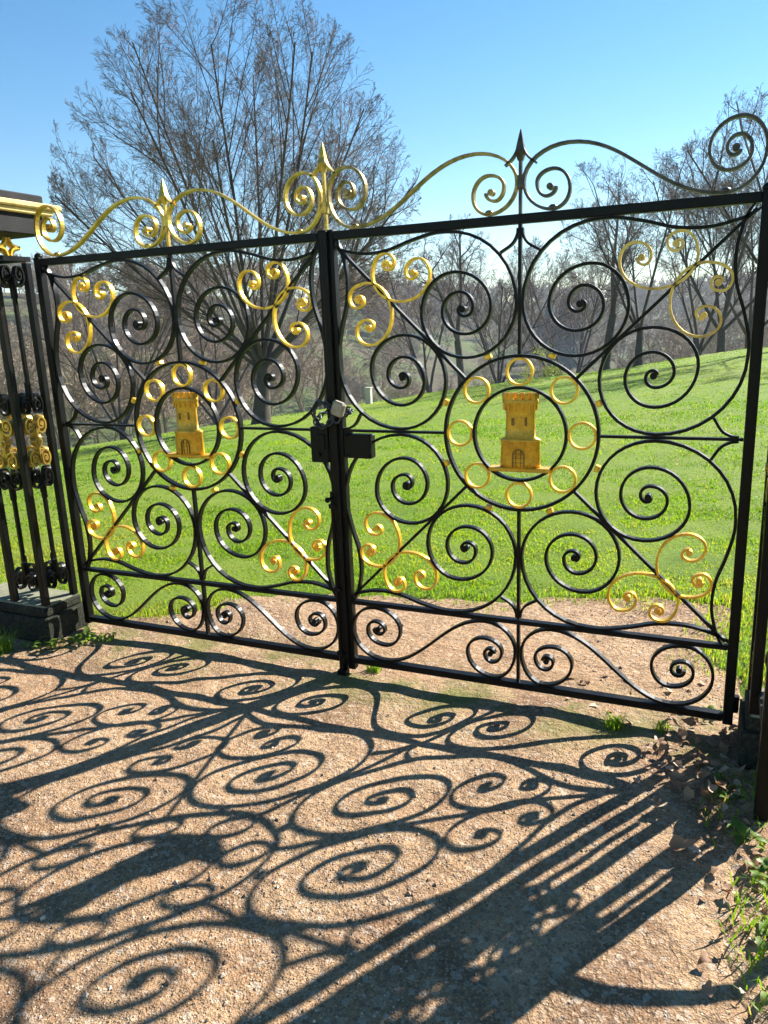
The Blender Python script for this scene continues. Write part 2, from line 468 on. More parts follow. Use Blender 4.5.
def gate_leaf(side):
    """side +1: right leaf, its meeting stile at x=0; -1: its mirror"""
    cx = side * HALF
    root = empty('gate_leaf', (cx, 0, 0))
    def P(uv, su=1, sv=1, swap=False, y=0.0):
        a = np.array(uv, float)
        if swap: a = a[:, ::-1].copy()
        if side > 0 and su > 0: a[:, 0] += WIDE * np.clip((np.abs(a[:, 0]) - 0.40) / 0.42, 0, 1) * np.sign(a[:, 0])
        return np.stack([cx + su * a[:, 0], np.full(len(a), y), ZC + sv * a[:, 1]], 1)
    def X(u): return cx + u
    # frame: u<0 is towards image left on both leaves
    hinge = side * (HALF - 0.004) + (WIDE if side > 0 else 0)
    meet = -side * (HALF - 0.020)
    for nm, u, w, z0, z1 in (('stile', hinge, 0.038, 0.052, 2.075), ('stile', meet, 0.036, 0.03, 2.075)):
        b = MB(); b.box((X(u), 0, (z0 + z1) / 2), (w, 0.042, z1 - z0), bev=0.003)
        if u == hinge:
            b.cyl((X(u) + side * 0.024, 0.012, 0.10), (X(u) + side * 0.024, 0.012, 0.17), 0.014)
            b.cyl((X(u) + side * 0.024, 0.012, 1.94), (X(u) + side * 0.024, 0.012, 2.01), 0.014)
            b.ell((X(u), 0, 2.080), (0.022, 0.022, 0.018))
        b.build(nm, IRON, root)
    inL, inR = sorted((hinge - side * 0.019, meet + side * 0.018))
    for nm, v, h, d in (('top_rail', 0.8400, 0.035, 0.038), ('mid_rail', -0.829, 0.020, 0.034), ('bottom_rail', -1.132, 0.031, 0.040)):
        b = MB(); b.box((X((inL + inR) / 2), 0, ZC + v), (inR - inL - 0.001, d, h), bev=0.003)
        b.build(nm, IRON, root)
    b = MB(); b.bar((cx, 0, ZC + 0.327), (cx, 0, ZC + 0.822), 0.013, 0.022); b.build('centre_bar', IRON, root)
    b = MB(); b.bar((cx, 0, ZC - 0.327), (cx, 0, ZC - 0.8145), 0.013, 0.022); b.build('centre_bar', IRON, root)
    b = MB(); b.bar((cx, 0, ZC - 0.8415), (cx, 0, ZC - 1.1165), 0.013, 0.022); b.build('centre_bar', IRON, root)
    for s in (-1, 1):
        e = inR if s > 0 else inL
        b = MB(); b.bar((X(s * 0.327), 0, ZC), (X(e - s * 0.001), 0, ZC), 0.011, 0.020); b.build('cross_bar', IRON, root)
        for t in (-1, 1):
            b = MB(); b.bar((X(s * 0.2305), 0, ZC + t * 0.2305), (X(s * 0.812 + (WIDE if side > 0 and s > 0 else 0)), 0, ZC + t * 0.805), 0.012, 0.022); b.build('diagonal_bar', IRON, root)
    # big black scrolls
    for su in (-1, 1):
        for sv in (-1, 1):
            for sw in (False, True):
                b = MB()
                j = 1 + 0.006 * (random.random() - 0.5)
                q = P(BIG, su, sv, sw)
                nq = len(q)
                th = np.full(nq, 0.0115); th[:10] = np.linspace(0.006, 0.0115, 10)
                b.strip(q, th, 0.0265)
                ee = P([BIG_EYE], su, sv, sw)[0]
                eye(b, (ee[0], ee[2]), 0.030, 0.0135)
                b.build('scroll', IRON, root)
                b = MB(); b.strip(P(HOOK, su, sv, sw), 0.010, 0.022); b.build('hook', IRON, root)
                b = MB(); b.strip(P(GILT, su, sv, sw), 0.0092, 0.024)
                for g in GILT_EYES:
                    ee = P([g], su, sv, sw)[0]
                    eye(b, (ee[0], ee[2]), 0.029, 0.0125)
                b.build('gilded_scroll', GOLD if not (side > 0 and su > 0 and sv > 0) else HALFG, root)
                # gold clip between ring and scroll
                cu, cv = (0.130, 0.3165) if not sw else (0.3165, 0.130)
                an = math.atan2(sv * cv, su * cu)
                R = np.array([[math.cos(an), 0, -math.sin(an)], [0, 1, 0], [math.sin(an), 0, math.cos(an)]])
                b = MB(); b.box((X(su * cu * 1.004), 0, ZC + sv * cv * 1.004), (0.020, 0.034, 0.026), R, bev=0.003); b.build('gilded_clip', GOLD, root)
    # lower S scrolls
    for su in (1, -1):
        b = MB(); b.strip(P(LOW, su), 0.0115, 0.0265)
        for g in LOW_EYES:
            ee = P([g], su)[0]; eye(b, (ee[0], ee[2]), 0.030, 0.012)
        b.build('scroll', IRON, root)
    # medallion
    th = np.linspace(0, 2 * math.pi, 97)[:-1]
    for nm, r, t in (('outer_ring', 0.3205, 0.0125), ('inner_ring', 0.193, 0.0115)):
        b = MB(); b.strip(np.stack([cx + r * np.cos(th), 0 * th, ZC + r * np.sin(th)], 1), t, 0.028, True); b.build(nm, IRON, root)
    th = np.linspace(0, 2 * math.pi, 41)[:-1]
    for k in range(8):
        a = k * math.pi / 4
        b = MB(); b.strip(np.stack([cx + 0.2565 * math.cos(a) + 0.0525 * np.cos(th), 0 * th, ZC + 0.2565 * math.sin(a) + 0.0525 * np.sin(th)], 1), 0.009, 0.025, True)
        b.build('gilded_ring', GOLD, root)
    # tower emblem: a flattened round tower with corbelled battlements
    b = MB()
    tx = cx + 0.004
    prof = [(0.086, -0.136), (0.085, -0.118), (0.081, -0.032), (0.0845, -0.029), (0.0845, -0.020), (0.079, -0.016), (0.0635, -0.009), (0.0615, 0.030), (0.0605, 0.085), (0.0625, 0.100), (0.067, 0.114), (0.0735, 0.127), (0.0755, 0.132), (0.0755, 0.147), (0.0725, 0.148), (0.068, 0.140)]
    n = 32; V = []; F = []
    for r, v in prof:
        for i in range(n):
            a = 2 * math.pi * i / n
            V.append((tx + r * math.cos(a), 0.42 * r * math.sin(a), ZC + v))
    for k in range(len(prof) - 1):
        for i in range(n):
            F.append([k * n + i, k * n + (i + 1) % n, (k + 1) * n + (i + 1) % n, (k + 1) * n + i])
    F.append(list(range(n - 1, -1, -1))); F.append([(len(prof) - 1) * n + i for i in range(n)])
    b.add(V, F, smooth=True)
    for i in range(14):                                   # merlons round the crown
        a = 2 * math.pi * (i + 0.5) / 14
        r = 0.0705
        t = math.atan2(0.42 * math.cos(a), -math.sin(a))
        R = np.array([[math.cos(t), -math.sin(t), 0], [math.sin(t), math.cos(t), 0], [0, 0, 1]])
        b.box((tx + r * math.cos(a), 0.42 * r * math.sin(a), ZC + 0.158), (0.0175, 0.008, 0.024), R)
    for i in range(14):                                   # corbels under them
        a = 2 * math.pi * i / 14
        b.box((tx + 0.069 * math.cos(a), 0.42 * 0.0705 * math.sin(a), ZC + 0.116), (0.006, 0.008, 0.030))
    tower = b.build('tower_emblem', GOLDP, root)
    b = MB(); b.box((tx + 0.002, 0, ZC - 0.145), (0.262, 0.062, 0.0165), bev=0.003); b.build('base_plate', GOLDP, tower)
    def ony(x, r): return -0.42 * math.sqrt(max(r * r - x * x, 0))
    for nm, u, v, w, h, rr in (('window', -0.026, 0.055, 0.011, 0.030, 0.0612), ('window', 0.028, 0.057, 0.010, 0.036, 0.0612)):
        b = MB(); b.box((tx + u, ony(u, rr) - 0.001, ZC + v), (w, 0.006, h), bev=0.001); b.build(nm, GOLDD, tower)
    b = MB()
    for s in (-1, 1):
        b.bar((tx + s * 0.024, -0.0355, ZC - 0.132), (tx + s * 0.024, -0.0355, ZC - 0.085), 0.004, 0.008)
    arc = [(tx + 0.024 * math.cos(a), -0.0355, ZC - 0.085 + 0.026 * math.sin(a)) for a in np.linspace(0, math.pi, 13)]
    b.strip(arc, 0.004, 0.008)
    for s in (-0.010, 0.010): b.bar((tx + s, -0.0350, ZC - 0.130), (tx + s, -0.0350, ZC - 0.064), 0.0022, 0.006)
    for z in (-0.113, -0.094, -0.077): b.bar((tx - 0.022, -0.0350, ZC + z), (tx + 0.022, -0.0350, ZC + z), 0.0022, 0.004)
    b.build('door', GOLDD, tower)
    # overthrow
    for su in (1, -1):
        b = MB(); b.strip(P(OVER, su), 0.0105, 0.026)
        for g in OVER_EYES:
            ee = P([g], su)[0]; eye(b, (ee[0], ee[2]), 0.031, 0.0125)
        for g in ((0.125, 0.868), (0.712, 0.868)):
            ee = P([g], su)[0]; b.ell((ee[0], 0, ee[2] + 0.004), (0.018, 0.017, 0.012))
        b.build('crest_scroll', CREST if side < 0 else (HALFS if su < 0 else SHADEG), root)
    spear(cx, ZC + 0.858, ZC + 1.07, ZC + 1.160, root, CREST if side < 0 else SHADEG)
    return root

def spear(x, z0, z1, z2, root, m=None):
    b = MB()
    b.bar((x, 0, z0), (x, 0, z1), 0.012, 0.016)
    b.box((x, 0, z0 + 0.115), (0.022, 0.030, 0.05), bev=0.003)
    n = 4
    lv = [(z1 - 0.02, 0.010), (z1 + 0.012, 0.017), (z1 + 0.035, 0.013), (z2 - 0.02, 0.006), (z2, 0.0015)]
    V = [(x + r * cxx, r * cy, z) for z, r in lv for cxx, cy in ((-1, -1), (1, -1), (1, 1), (-1, 1))]
    F = [[k * 4 + i, k * 4 + (i + 1) % 4, k * 4 + 4 + (i + 1) % 4, k * 4 + 4 + i] for k in range(4) for i in range(4)]
    F += [[3, 2, 1, 0], [16, 17, 18, 19]]
    b.add(V, F)
    for s in (-1, 1):
        q = spline([(x + s * 0.006, z1 + 0.045), (x + s * 0.014, z1 + 0.015), (x + s * 0.032, z1 - 0.012), (x + s * 0.060, z1 - 0.034)], 5)
        b.strip([(a, 0, c) for a, c in q], 0.008, 0.026)
    b.build('finial', m or CREST, root)

left = gate_leaf(-1)
tag(left, 'left leaf of the black and gold iron gate, carrying the lock box', 'gate', 'two wrought iron gate leaves')
right = gate_leaf(1)
tag(right, 'right leaf of the black and gold iron gate, beside the leaf litter', 'gate', 'two wrought iron gate leaves')

# left leaf: cover strip, spear over the joint, lock box, drop bolt
b = MB(); b.box((0.0, -0.030, 1.065), (0.030, 0.014, 2.01), bev=0.002); b.build('cover_strip', IRON, left)
spear(0.0, 2.052, 2.33, 2.425, left)
b = MB()
b.box((-0.082, 0, 1.145), (0.092, 0.062, 0.165), bev=0.004)
b.box((-0.072, -0.034, 1.16), (0.04, 0.008, 0.07), bev=0.002)
b.cyl((-0.088, -0.04, 1.10), (-0.088, -0.03, 1.10), 0.011)
b.build('lock_box', IRON, left)
b = MB()
b.cyl((-0.024, -0.045, 0.004), (-0.024, -0.045, 0.93), 0.009)
for z in (0.12, 0.45, 0.86): b.box((-0.024, -0.038, z), (0.036, 0.030, 0.022), bev=0.003)
b.cyl((-0.024, -0.045, 0.90), (-0.024, -0.085, 0.90), 0.008); b.ell((-0.024, -0.09, 0.90), (0.013, 0.013, 0.013))
b.box((-0.022, -0.030, 0.016), (0.045, 0.05, 0.03), bev=0.004)
b.build('drop_bolt', IRON, left)
b = MB()
b.box((0.112, -0.004, 1.142), (0.135, 0.050, 0.108), bev=0.004)
for sx in (0.058, 0.166):
    for sz in (1.10, 1.185): b.cyl((sx, -0.036, sz), (sx, -0.028, sz), 0.006, n=8)
b.build('lock_keep', IRON, right)

# chain round both meeting stiles and the padlock hanging from it
CHAIN = mat_plain('galvanised_chain', (0.07, 0.075, 0.085), 0.4, 0.7, 60)
LOCKM = mat_plain('pale_padlock_body', (0.40, 0.33, 0.24), 0.5, 0.15, 30)
path = spline([(-0.075, -0.050, 1.235), (-0.085, -0.058, 1.30), (-0.06, -0.066, 1.345), (-0.01, -0.068, 1.335), (0.03, -0.066, 1.30), (0.062, -0.055, 1.285), (0.07, 0.0, 1.295), (0.05, 0.045, 1.30), (0.0, 0.055, 1.30), (-0.06, 0.045, 1.29), (-0.085, 0.0, 1.28), (-0.075, -0.05, 1.245), (-0.03, -0.07, 1.235), (0.01, -0.072, 1.265), (0.035, -0.068, 1.33)], 8)
path = np.array(path)
seg = np.concatenate([[0], np.cumsum(np.linalg.norm(np.diff(path, axis=0), axis=1))])
b = MB()
k = 0
for s in np.arange(0, seg[-1] - 0.03, 0.026):
    p = np.array([np.interp(s, seg, path[:, i]) for i in range(3)]); q = np.array([np.interp(s + 0.036, seg, path[:, i]) for i in range(3)])
    ax = (q - p) / np.linalg.norm(q - p)
    side = np.cross(ax, [0, 0, 1.0]); side /= np.linalg.norm(side); oth = np.cross(ax, side)
    a = side if k % 2 else oth
    c = (p + q) / 2; k += 1
    L = []
    for t in np.linspace(0, 2 * math.pi, 13)[:-1]:
        L.append(c + ax * (0.018 * math.cos(t)) + a * (0.0115 * math.sin(t)))
    for i in range(12): b.cyl(L[i], L[(i + 1) % 12], 0.0042, n=6, caps=False)
ch = b.build('chain', CHAIN)
tag(ch, 'grey steel chain looped round the meeting stiles just above the lock', 'chain')
ro = empty('padlock', (0.052, -0.075, 1.30))
b = MB()
b.box((0.052, -0.080, 1.318), (0.062, 0.030, 0.066), np.array([[0.94, 0, 0.34], [0, 1, 0], [-0.34, 0, 0.94]]), bev=0.009)
b.build('body', LOCKM, ro)
b = MB()
arc = [(0.040 + 0.020 * math.cos(a), -0.080, 1.285 - 0.030 * math.sin(a)) for a in np.linspace(0, math.pi, 12)]
for p, q in zip(arc[:-1], arc[1:]): b.cyl(p, q, 0.0055, n=8, caps=False)
b.build('shackle', CHAIN, ro)
tag(ro, 'pale weathered padlock fastening the chain at the top of the gate lock', 'padlock')

# ------------------------------------------------------------------ piers of iron bars on stone plinths
def pier(side):
    x0, x1 = 1.790, 2.030          # front/back posts, mirrored for the left
    y0, y1 = -0.200, 0.005
    cx = side * (x0 + x1) / 2; cy = (y0 + y1) / 2
    root = empty('gate_pier', (cx, cy, 0))
    sx = lambda x: side * x
    b = MB()
    pcx = side * 2.075
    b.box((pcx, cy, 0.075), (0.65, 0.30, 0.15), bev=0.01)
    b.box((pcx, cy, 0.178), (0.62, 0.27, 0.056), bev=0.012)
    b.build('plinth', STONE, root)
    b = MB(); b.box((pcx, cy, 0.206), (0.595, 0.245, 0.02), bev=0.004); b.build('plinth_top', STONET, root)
    for x in (x0, x1):
        for y in (y0, y1):
            b = MB(); b.box((sx(x), y, 1.135), (0.036, 0.036, 1.842), bev=0.003); b.build('post', IRON, root)
    for z in (2.045, 0.34):
        b = MB()
        if z > 1:
            for y in (y0, y1): b.bar((sx(x0 - 0.018), y, z + 0.028), (sx(x1 + 0.018), y, z + 0.028), 0.024, 0.034)
            for x in (x0, x1): b.bar((sx(x), y0 + 0.018, z + 0.029), (sx(x), y1 - 0.018, z + 0.029), 0.022, 0.034)
            b.build('top_frame', IRON, root)
    # faces: each has a middle bar, a scroll pair at foot and head, a gilded knot half way
    faces = [((sx((x0 + x1) / 2), y0), (side * 1.0, 0)), ((sx((x0 + x1) / 2), y1), (side * 1.0, 0)), ((sx(x0), cy), (0, 1.0)), ((sx(x1), cy), (0, 1.0))]
    for (fx, fy), (dx, dy) in faces:
        half = 0.085 if dx else 0.070
        ext = np.array([-dy, dx, 0.0])
        def Q(pts): return [(fx + dx * a, fy + dy * a, z) for a, z in pts]
        b = MB(); b.bar((fx, fy, 0.47), (fx, fy, 0.825), 0.016, 0.016); b.build('bar', IRON, root)
        b = MB(); b.bar((fx, fy, 1.425), (fx, fy, 1.93), 0.016, 0.016); b.build('bar', IRON, root)
        for zc, fl, m, nm in ((0.345, 1, IRON, 'scroll'), (1.990, -1, IRON, 'scroll'), (0.925, -1, IRON, 'scroll'), (1.325, 1, IRON, 'scroll'), (1.035, 1, CREST, 'gilded_scroll'), (1.215, -1, CREST, 'gilded_scroll')):
            for s in (-1, 1):
                k = half / 0.085
                f = 1.0 if m is IRON else 0.86
                E = quarters(alt([(0.007, -0.004), (0.044, 0.050), (0.081, 0.0), (0.046, -0.046), (0.020, -0.006), (0.044, 0.020), (0.060, -0.004), (0.046, -0.018)], 'v'), 7)
                E = [(0.005, 0.11), (0.006, 0.06)] + E
                q = [(s * a * k, zc + fl * z * f) for a, z in E]
                b = MB(); b.strip(Q(q), 0.008 if m is IRON else 0.010, 0.028, ext=ext)
                ec = Q([(s * 0.046 * k, zc - fl * 0.006)])[0]; ec = np.array(ec)
                b.cyl(ec - ext * 0.016, ec + ext * 0.016, 0.007 if m is IRON else 0.012)
                b.build(nm, m, root)
        b = MB()
        ec = np.array(Q([(0, 1.125)])[0])
        b.cyl(ec - ext * 0.018, ec + ext * 0.018, 0.026, 0.026, 16); b.cyl(ec - ext * 0.026, ec + ext * 0.026, 0.012, 0.012, 12)
        b.build('gilded_rosette', CREST, root)
        # gilt star under the cap
        b = MB()
        for s in (-1, 1):
            for t in (-1, 1):
                q = spline([(s * half, 2.130), (s * half * 0.35, 2.130 + t * 0.012), (s * 0.008, 2.130 + t * 0.044)], 6)
                b.strip(Q(q), 0.010, 0.024, ext=ext)
        b.build('gilded_star', GOLD, root)
    b = MB()
    b.box((cx, cy, 2.243), (0.36, 0.40, 0.098), bev=0.004)
    b.build('cap_block', CAPD, root)
    b = MB()
    b.box((cx, cy, 2.306), (0.40, 0.52, 0.026), bev=0.006)
    b.box((cx, cy, 2.335), (0.435, 0.62, 0.030), bev=0.008)
    b.build('cornice', CAPC, root)
    b = MB(); b.box((cx, cy, 2.372), (0.36, 0.44, 0.042), bev=0.006); b.build('cap_slab', CAPD, root)
    return root

pl = pier(-1)
tag(pl, 'openwork iron gate pier under a cream cornice beside the left gate leaf', 'gate pier', 'gate piers of iron bars')
pr = pier(1)
tag(pr, 'openwork iron gate pier by the leaf litter beside the right gate leaf', 'gate pier', 'gate piers of iron bars')

# wing railing beyond the right pier: heavy post, scrolled stay
wr = empty('railing', (1.815, -0.56, 0))
b = MB(); b.box((1.815, -0.56, 1.02), (0.044, 0.044, 2.04), bev=0.003); b.ell((1.815, -0.56, 2.07), (0.035, 0.035, 0.04)); b.build('post', IRON, wr)
b = MB()
q = spline([(1.838, 0.70), (1.95, 0.693), (2.06, 0.665), (2.14, 0.605), (2.185, 0.50), (2.20, 0.30), (2.20, 0.0)], 8)
b.strip([(a, -0.56, c) for a, c in q], 0.028, 0.034); b.build('scroll_stay', IRON, wr)
b = MB()
b.bar((1.815, -0.538, 0.30), (1.815, -0.2185, 0.30), 0.03, 0.03); b.build('rail', IRON, wr)
b = MB()
b.bar((1.815, -0.538, 1.93), (1.815, -0.2185, 1.93), 0.03, 0.03); b.build('rail', IRON, wr)
tag(wr, 'heavy black railing post with scrolled stay in the grass at the right edge', 'railing')

# ------------------------------------------------------------------ ground
def sstep(a, b, x):
    t = np.clip((x - a) / (b - a), 0, 1); return t * t * (3 - 2 * t)

class VN:
    """smooth value noise for shaping the ground"""
    def __init__(self, seed): self.g = np.random.default_rng(seed).random((256, 256))
    def __call__(self, x, y):
        xi = np.floor(x).astype(int); yi = np.floor(y).astype(int)
        fx = x - xi; fy = y - yi
        fx = fx * fx * (3 - 2 * fx); fy = fy * fy * (3 - 2 * fy)
        g = self.g
        a = g[xi % 256, yi % 256]; b_ = g[(xi + 1) % 256, yi % 256]; c = g[xi % 256, (yi + 1) % 256]; d = g[(xi + 1) % 256, (yi + 1) % 256]
        return (a * (1 - fx) + b_ * fx) * (1 - fy) + (c * (1 - fx) + d * fx) * fy - 0.5
N1 = VN(1); N2 = VN(2); N3 = VN(3)

def path_sd(x, y):
    """> 0 on the trodden earth"""
    yb = 1.10 + 0.25 * x - 0.42 * sstep(-0.9, -1.7, x)
    xr = 1.80 + 0.04 * np.sin(y * 3.1) - 0.05 * sstep(0.0, 0.5, y)
    d = np.minimum(np.minimum(yb - y, xr - x), x + 3.6)
    return d + 0.30 * N1(x * 2.3 + 50, y * 2.3 + 50) + 0.14 * N2(x * 7 + 90, y * 7 + 90)

# outline of the meadow's brow as seen from the gate: (pixel x, pixel y, distance)
BROW = [(-500, 560, 20), (-200, 500, 21), (0, 472, 23), (50, 455, 25), (140, 440, 27), (230, 424, 29), (310, 412, 31), (400, 398, 33), (430, 392, 33), (520, 380, 33), (600, 371, 33), (660, 362, 34), (740, 350, 35), (800, 346, 36), (1100, 330, 40)]
_az = []; _tn = []; _dd = []
for px, py, d in BROW:
    r = ray(px, py); _az.append(math.atan2(r[0], r[1])); _tn.append(r[2] / math.hypot(r[0], r[1])); _dd.append(d)
FARHILL = [(-500, 255), (0, 262), (170, 268), (300, 272), (420, 280), (560, 289), (700, 280), (900, 262), (1200, 250)]
_haz = []; _htn = []
for px, py in FARHILL:
    r = ray(px, py); _haz.append(math.atan2(r[0], r[1])); _htn.append(r[2] / math.hypot(r[0], r[1]))

def ground_z(x, y):
    dx = x - CAM[0]; dy = y - CAM[1]
    d = np.hypot(dx, dy); a = np.arctan2(dx, dy)
    back = sstep(1.3, 2.2, np.abs(a))                       # behind the camera the ground is flat
    dc = np.interp(a, _az, _dd); tn = np.interp(a, _az, _tn)
    zc = CAM[2] + tn * dc
    t = np.clip((d - 4.2) / (dc - 4.2), 0, 1)
    z = zc * t ** 1.25
    o = np.clip(d - dc, 0, None)
    z = z - 16 * sstep(-8, 75, o) + 16 * sstep(-8, 75, 0 * o) * sstep(-8, 0, o - 0) * 0
    z = z + 16 * sstep(-8, 75, np.zeros_like(o)) * 1.0
    D1 = np.interp(a, [-0.9, -0.45, -0.25], [230.0, 250.0, 420.0])
    rise = sstep(58, D1, d)
    ht = np.interp(a, _haz, _htn)
    zh = CAM[2] + ht * D1 - 8.5 + 3 * N2(x / 60 + 20, y / 60 + 20)
    z = z * (1 - rise) + zh * rise
    z = z + 0.10 * N3(x / 4 + 9, y / 4 + 9) * sstep(5, 14, d)
    return z * (1 - back)

def axis_line(lo, hi, c0, c1, fine, grow):
    mid = np.arange(c0, c1 + 1e-6, fine)
    up = [c1]; s = fine
    while up[-1] < hi: s *= grow; up.append(up[-1] + s)
    dn = [c0]; s = fine
    while dn[-1] > lo: s *= grow; dn.append(dn[-1] - s)
    return np.concatenate([dn[:0:-1], mid, up[1:]])

gx = axis_line(-900, 900, -3.8, 3, 0.035, 1.045)
gy = axis_line(-60, 900, -1.6, 2.4, 0.035, 1.035)
GX, GY = np.meshgrid(gx, gy, indexing='ij')
sdv = path_sd(GX, GY)
GZ = ground_z(GX, GY) + 0.02 * N1(GX * 5, GY * 5) * sstep(0.0, 0.3, -sdv) + 0.018 * sstep(0.0, 0.25, -sdv) - 0.05 * sstep(-0.05, 0.10, sdv)
nx, ny = GX.shape
idx = np.arange(nx * ny).reshape(nx, ny)
F = np.stack([idx[:-1, :-1], idx[1:, :-1], idx[1:, 1:], idx[:-1, 1:]], -1).reshape(-1, 4)
o = fast_mesh('meadow', np.stack([GX, GY, GZ], -1).reshape(-1, 3), F, None, TURF, True)
tag(o, kind='structure')
lt = NT('woodland_floor')
ln = lt.noise(0.035, 6, 0.7, lt.coord()); lf = lt.noise(0.9, 6, 0.75, lt.coord())
lb = lt.ramp(ln.outputs[0], [(0.36, (0.085, 0.068, 0.040)), (0.46, (0.125, 0.098, 0.056)), (0.54, (0.100, 0.130, 0.034))])
lb = lt.mix(lt.ramp(lf.outputs[0], [(0.38, 0.6), (0.58, 0.0)]), lb, (0.035, 0.030, 0.020))
lt.set(Base_Color=lb, Roughness=0.95, Specular_IOR_Level=0.1, Normal=lt.bump(lf.outputs[0], 1.0, 0.6))
LITTER = lt.m
o.data.materials.append(LITTER)
cc = GX[:-1, :-1]; cyy = GY[:-1, :-1]
dd = np.hypot(cc - CAM[0], cyy - CAM[1]); aa = np.arctan2(cc - CAM[0], cyy - CAM[1])
o.data.materials.append(PATH)
mi = (dd > np.interp(aa, _az, _dd) + 14 + 6 * N1(cc / 5, cyy / 5)).astype(np.int32)
mi[(cc > 1.3) & (cyy < 0.35) & (cc < 2.6) & (dd < 5)] = 2
o.data.polygons.foreach_set('material_index', mi.ravel())

ex = np.arange(-3.8, 2.05, 0.022); ey = np.arange(-5.0, 2.1, 0.022)
EX, EY = np.meshgrid(ex, ey, indexing='ij')
sdv = path_sd(EX, EY)
EZ = 0.014 * N1(EX * 2.1, EY * 2.1) + 0.012 * N2(EX * 7, EY * 7) + 0.003 * N3(EX * 23, EY * 23) - 0.055 * sstep(0.06, -0.14, sdv)
EZ = EZ + 0.008 * np.exp(-((EY + 0.02) / 0.12) ** 2)
def path_z(x, y):
    return 0.014 * N1(x * 2.1, y * 2.1) + 0.012 * N2(x * 7, y * 7) + 0.003 * N3(x * 23, y * 23)
nx, ny = EX.shape
idx = np.arange(nx * ny).reshape(nx, ny)
F = np.stack([idx[:-1, :-1], idx[1:, :-1], idx[1:, 1:], idx[:-1, 1:]], -1).reshape(-1, 4)
keep = (sdv[:-1, :-1].ravel() > -0.15)
o = fast_mesh('gravel_path', np.stack([EX, EY, EZ], -1).reshape(-1, 3), F[keep], None, PATH, True)
tag(o, kind='structure')

# loose gravel
n = 120000
x = rng.uniform(-2.6, 1.9, n); y = -2.45 + 4.0 * rng.random(n) ** 1.25
clump = 1.3 * N2(x * 1.6 + 5, y * 1.6 + 5) + 0.5 * N1(x * 9, y * 9)
k = (path_sd(x, y) > 0) & (rng.random(n) < np.clip(0.45 + clump * 1.4, 0.06, 1))
x = x[k]; y = y[k]; n = len(x)
sz = 0.0013 + 0.0030 * rng.random(n) ** 3 + 0.008 * (rng.random(n) > 0.982) * rng.random(n) ** 1.5
octa = np.array([(1, 0, 0), (0, 1, 0), (-1, 0, 0), (0, -1, 0), (0, 0, 0.8), (0, 0, -0.8)], float)
of = np.array([(0, 1, 4), (1, 2, 4), (2, 3, 4), (3, 0, 4), (1, 0, 5), (2, 1, 5), (3, 2, 5), (0, 3, 5)])
V = octa[None] * (0.65 + 0.7 * rng.random((n, 6, 1))) * sz[:, None, None]
an = rng.random(n) * 6.28
c, s = np.cos(an), np.sin(an)
vx = V[..., 0] * c[:, None] - V[..., 1] * s[:, None]; vy = V[..., 0] * s[:, None] + V[..., 1] * c[:, None]
V = np.stack([vx + x[:, None], vy + y[:, None], V[..., 2] + path_z(x, y)[:, None] + sz[:, None] * 0.3], -1).reshape(-1, 3)
F = (of[None] + (np.arange(n) * 6)[:, None, None]).reshape(-1, 3)
o = fast_mesh('gravel', V, F, np.repeat(rng.random(n), 6), PEBB)
tag(o, 'loose gravel scattered over the earth path', 'gravel', kind='stuff')

# ------------------------------------------------------------------ grass
def blades(x, y, z, h, w, lean, rnd):
    """three-quad bent blades at the given roots"""
    n = len(x)
    a = rng.random(n) * 6.2832; la = rng.random(n) * 6.2832
    ca, sa = np.cos(a) * w, np.sin(a) * w
    lx, ly = np.cos(la) * lean * h, np.sin(la) * lean * h
    V = np.empty((n, 5, 3))
    V[:, 0] = np.stack([x - ca, y - sa, z - 0.01], -1); V[:, 1] = np.stack([x + ca, y + sa, z - 0.01], -1)
    V[:, 2] = np.stack([x - ca * 0.8 + lx * 0.3, y - sa * 0.8 + ly * 0.3, z + h * 0.55], -1)
    V[:, 3] = np.stack([x + ca * 0.8 + lx * 0.3, y + sa * 0.8 + ly * 0.3, z + h * 0.55], -1)
    V[:, 4] = np.stack([x + lx, y + ly, z + h * (1 - 0.3 * lean)], -1)
    f = np.array([(0, 1, 3), (0, 3, 2), (2, 3, 4)])
    F = (f[None] + (np.arange(n) * 5)[:, None, None]).reshape(-1, 3)
    return V.reshape(-1, 3), F, np.repeat(rnd, 5)

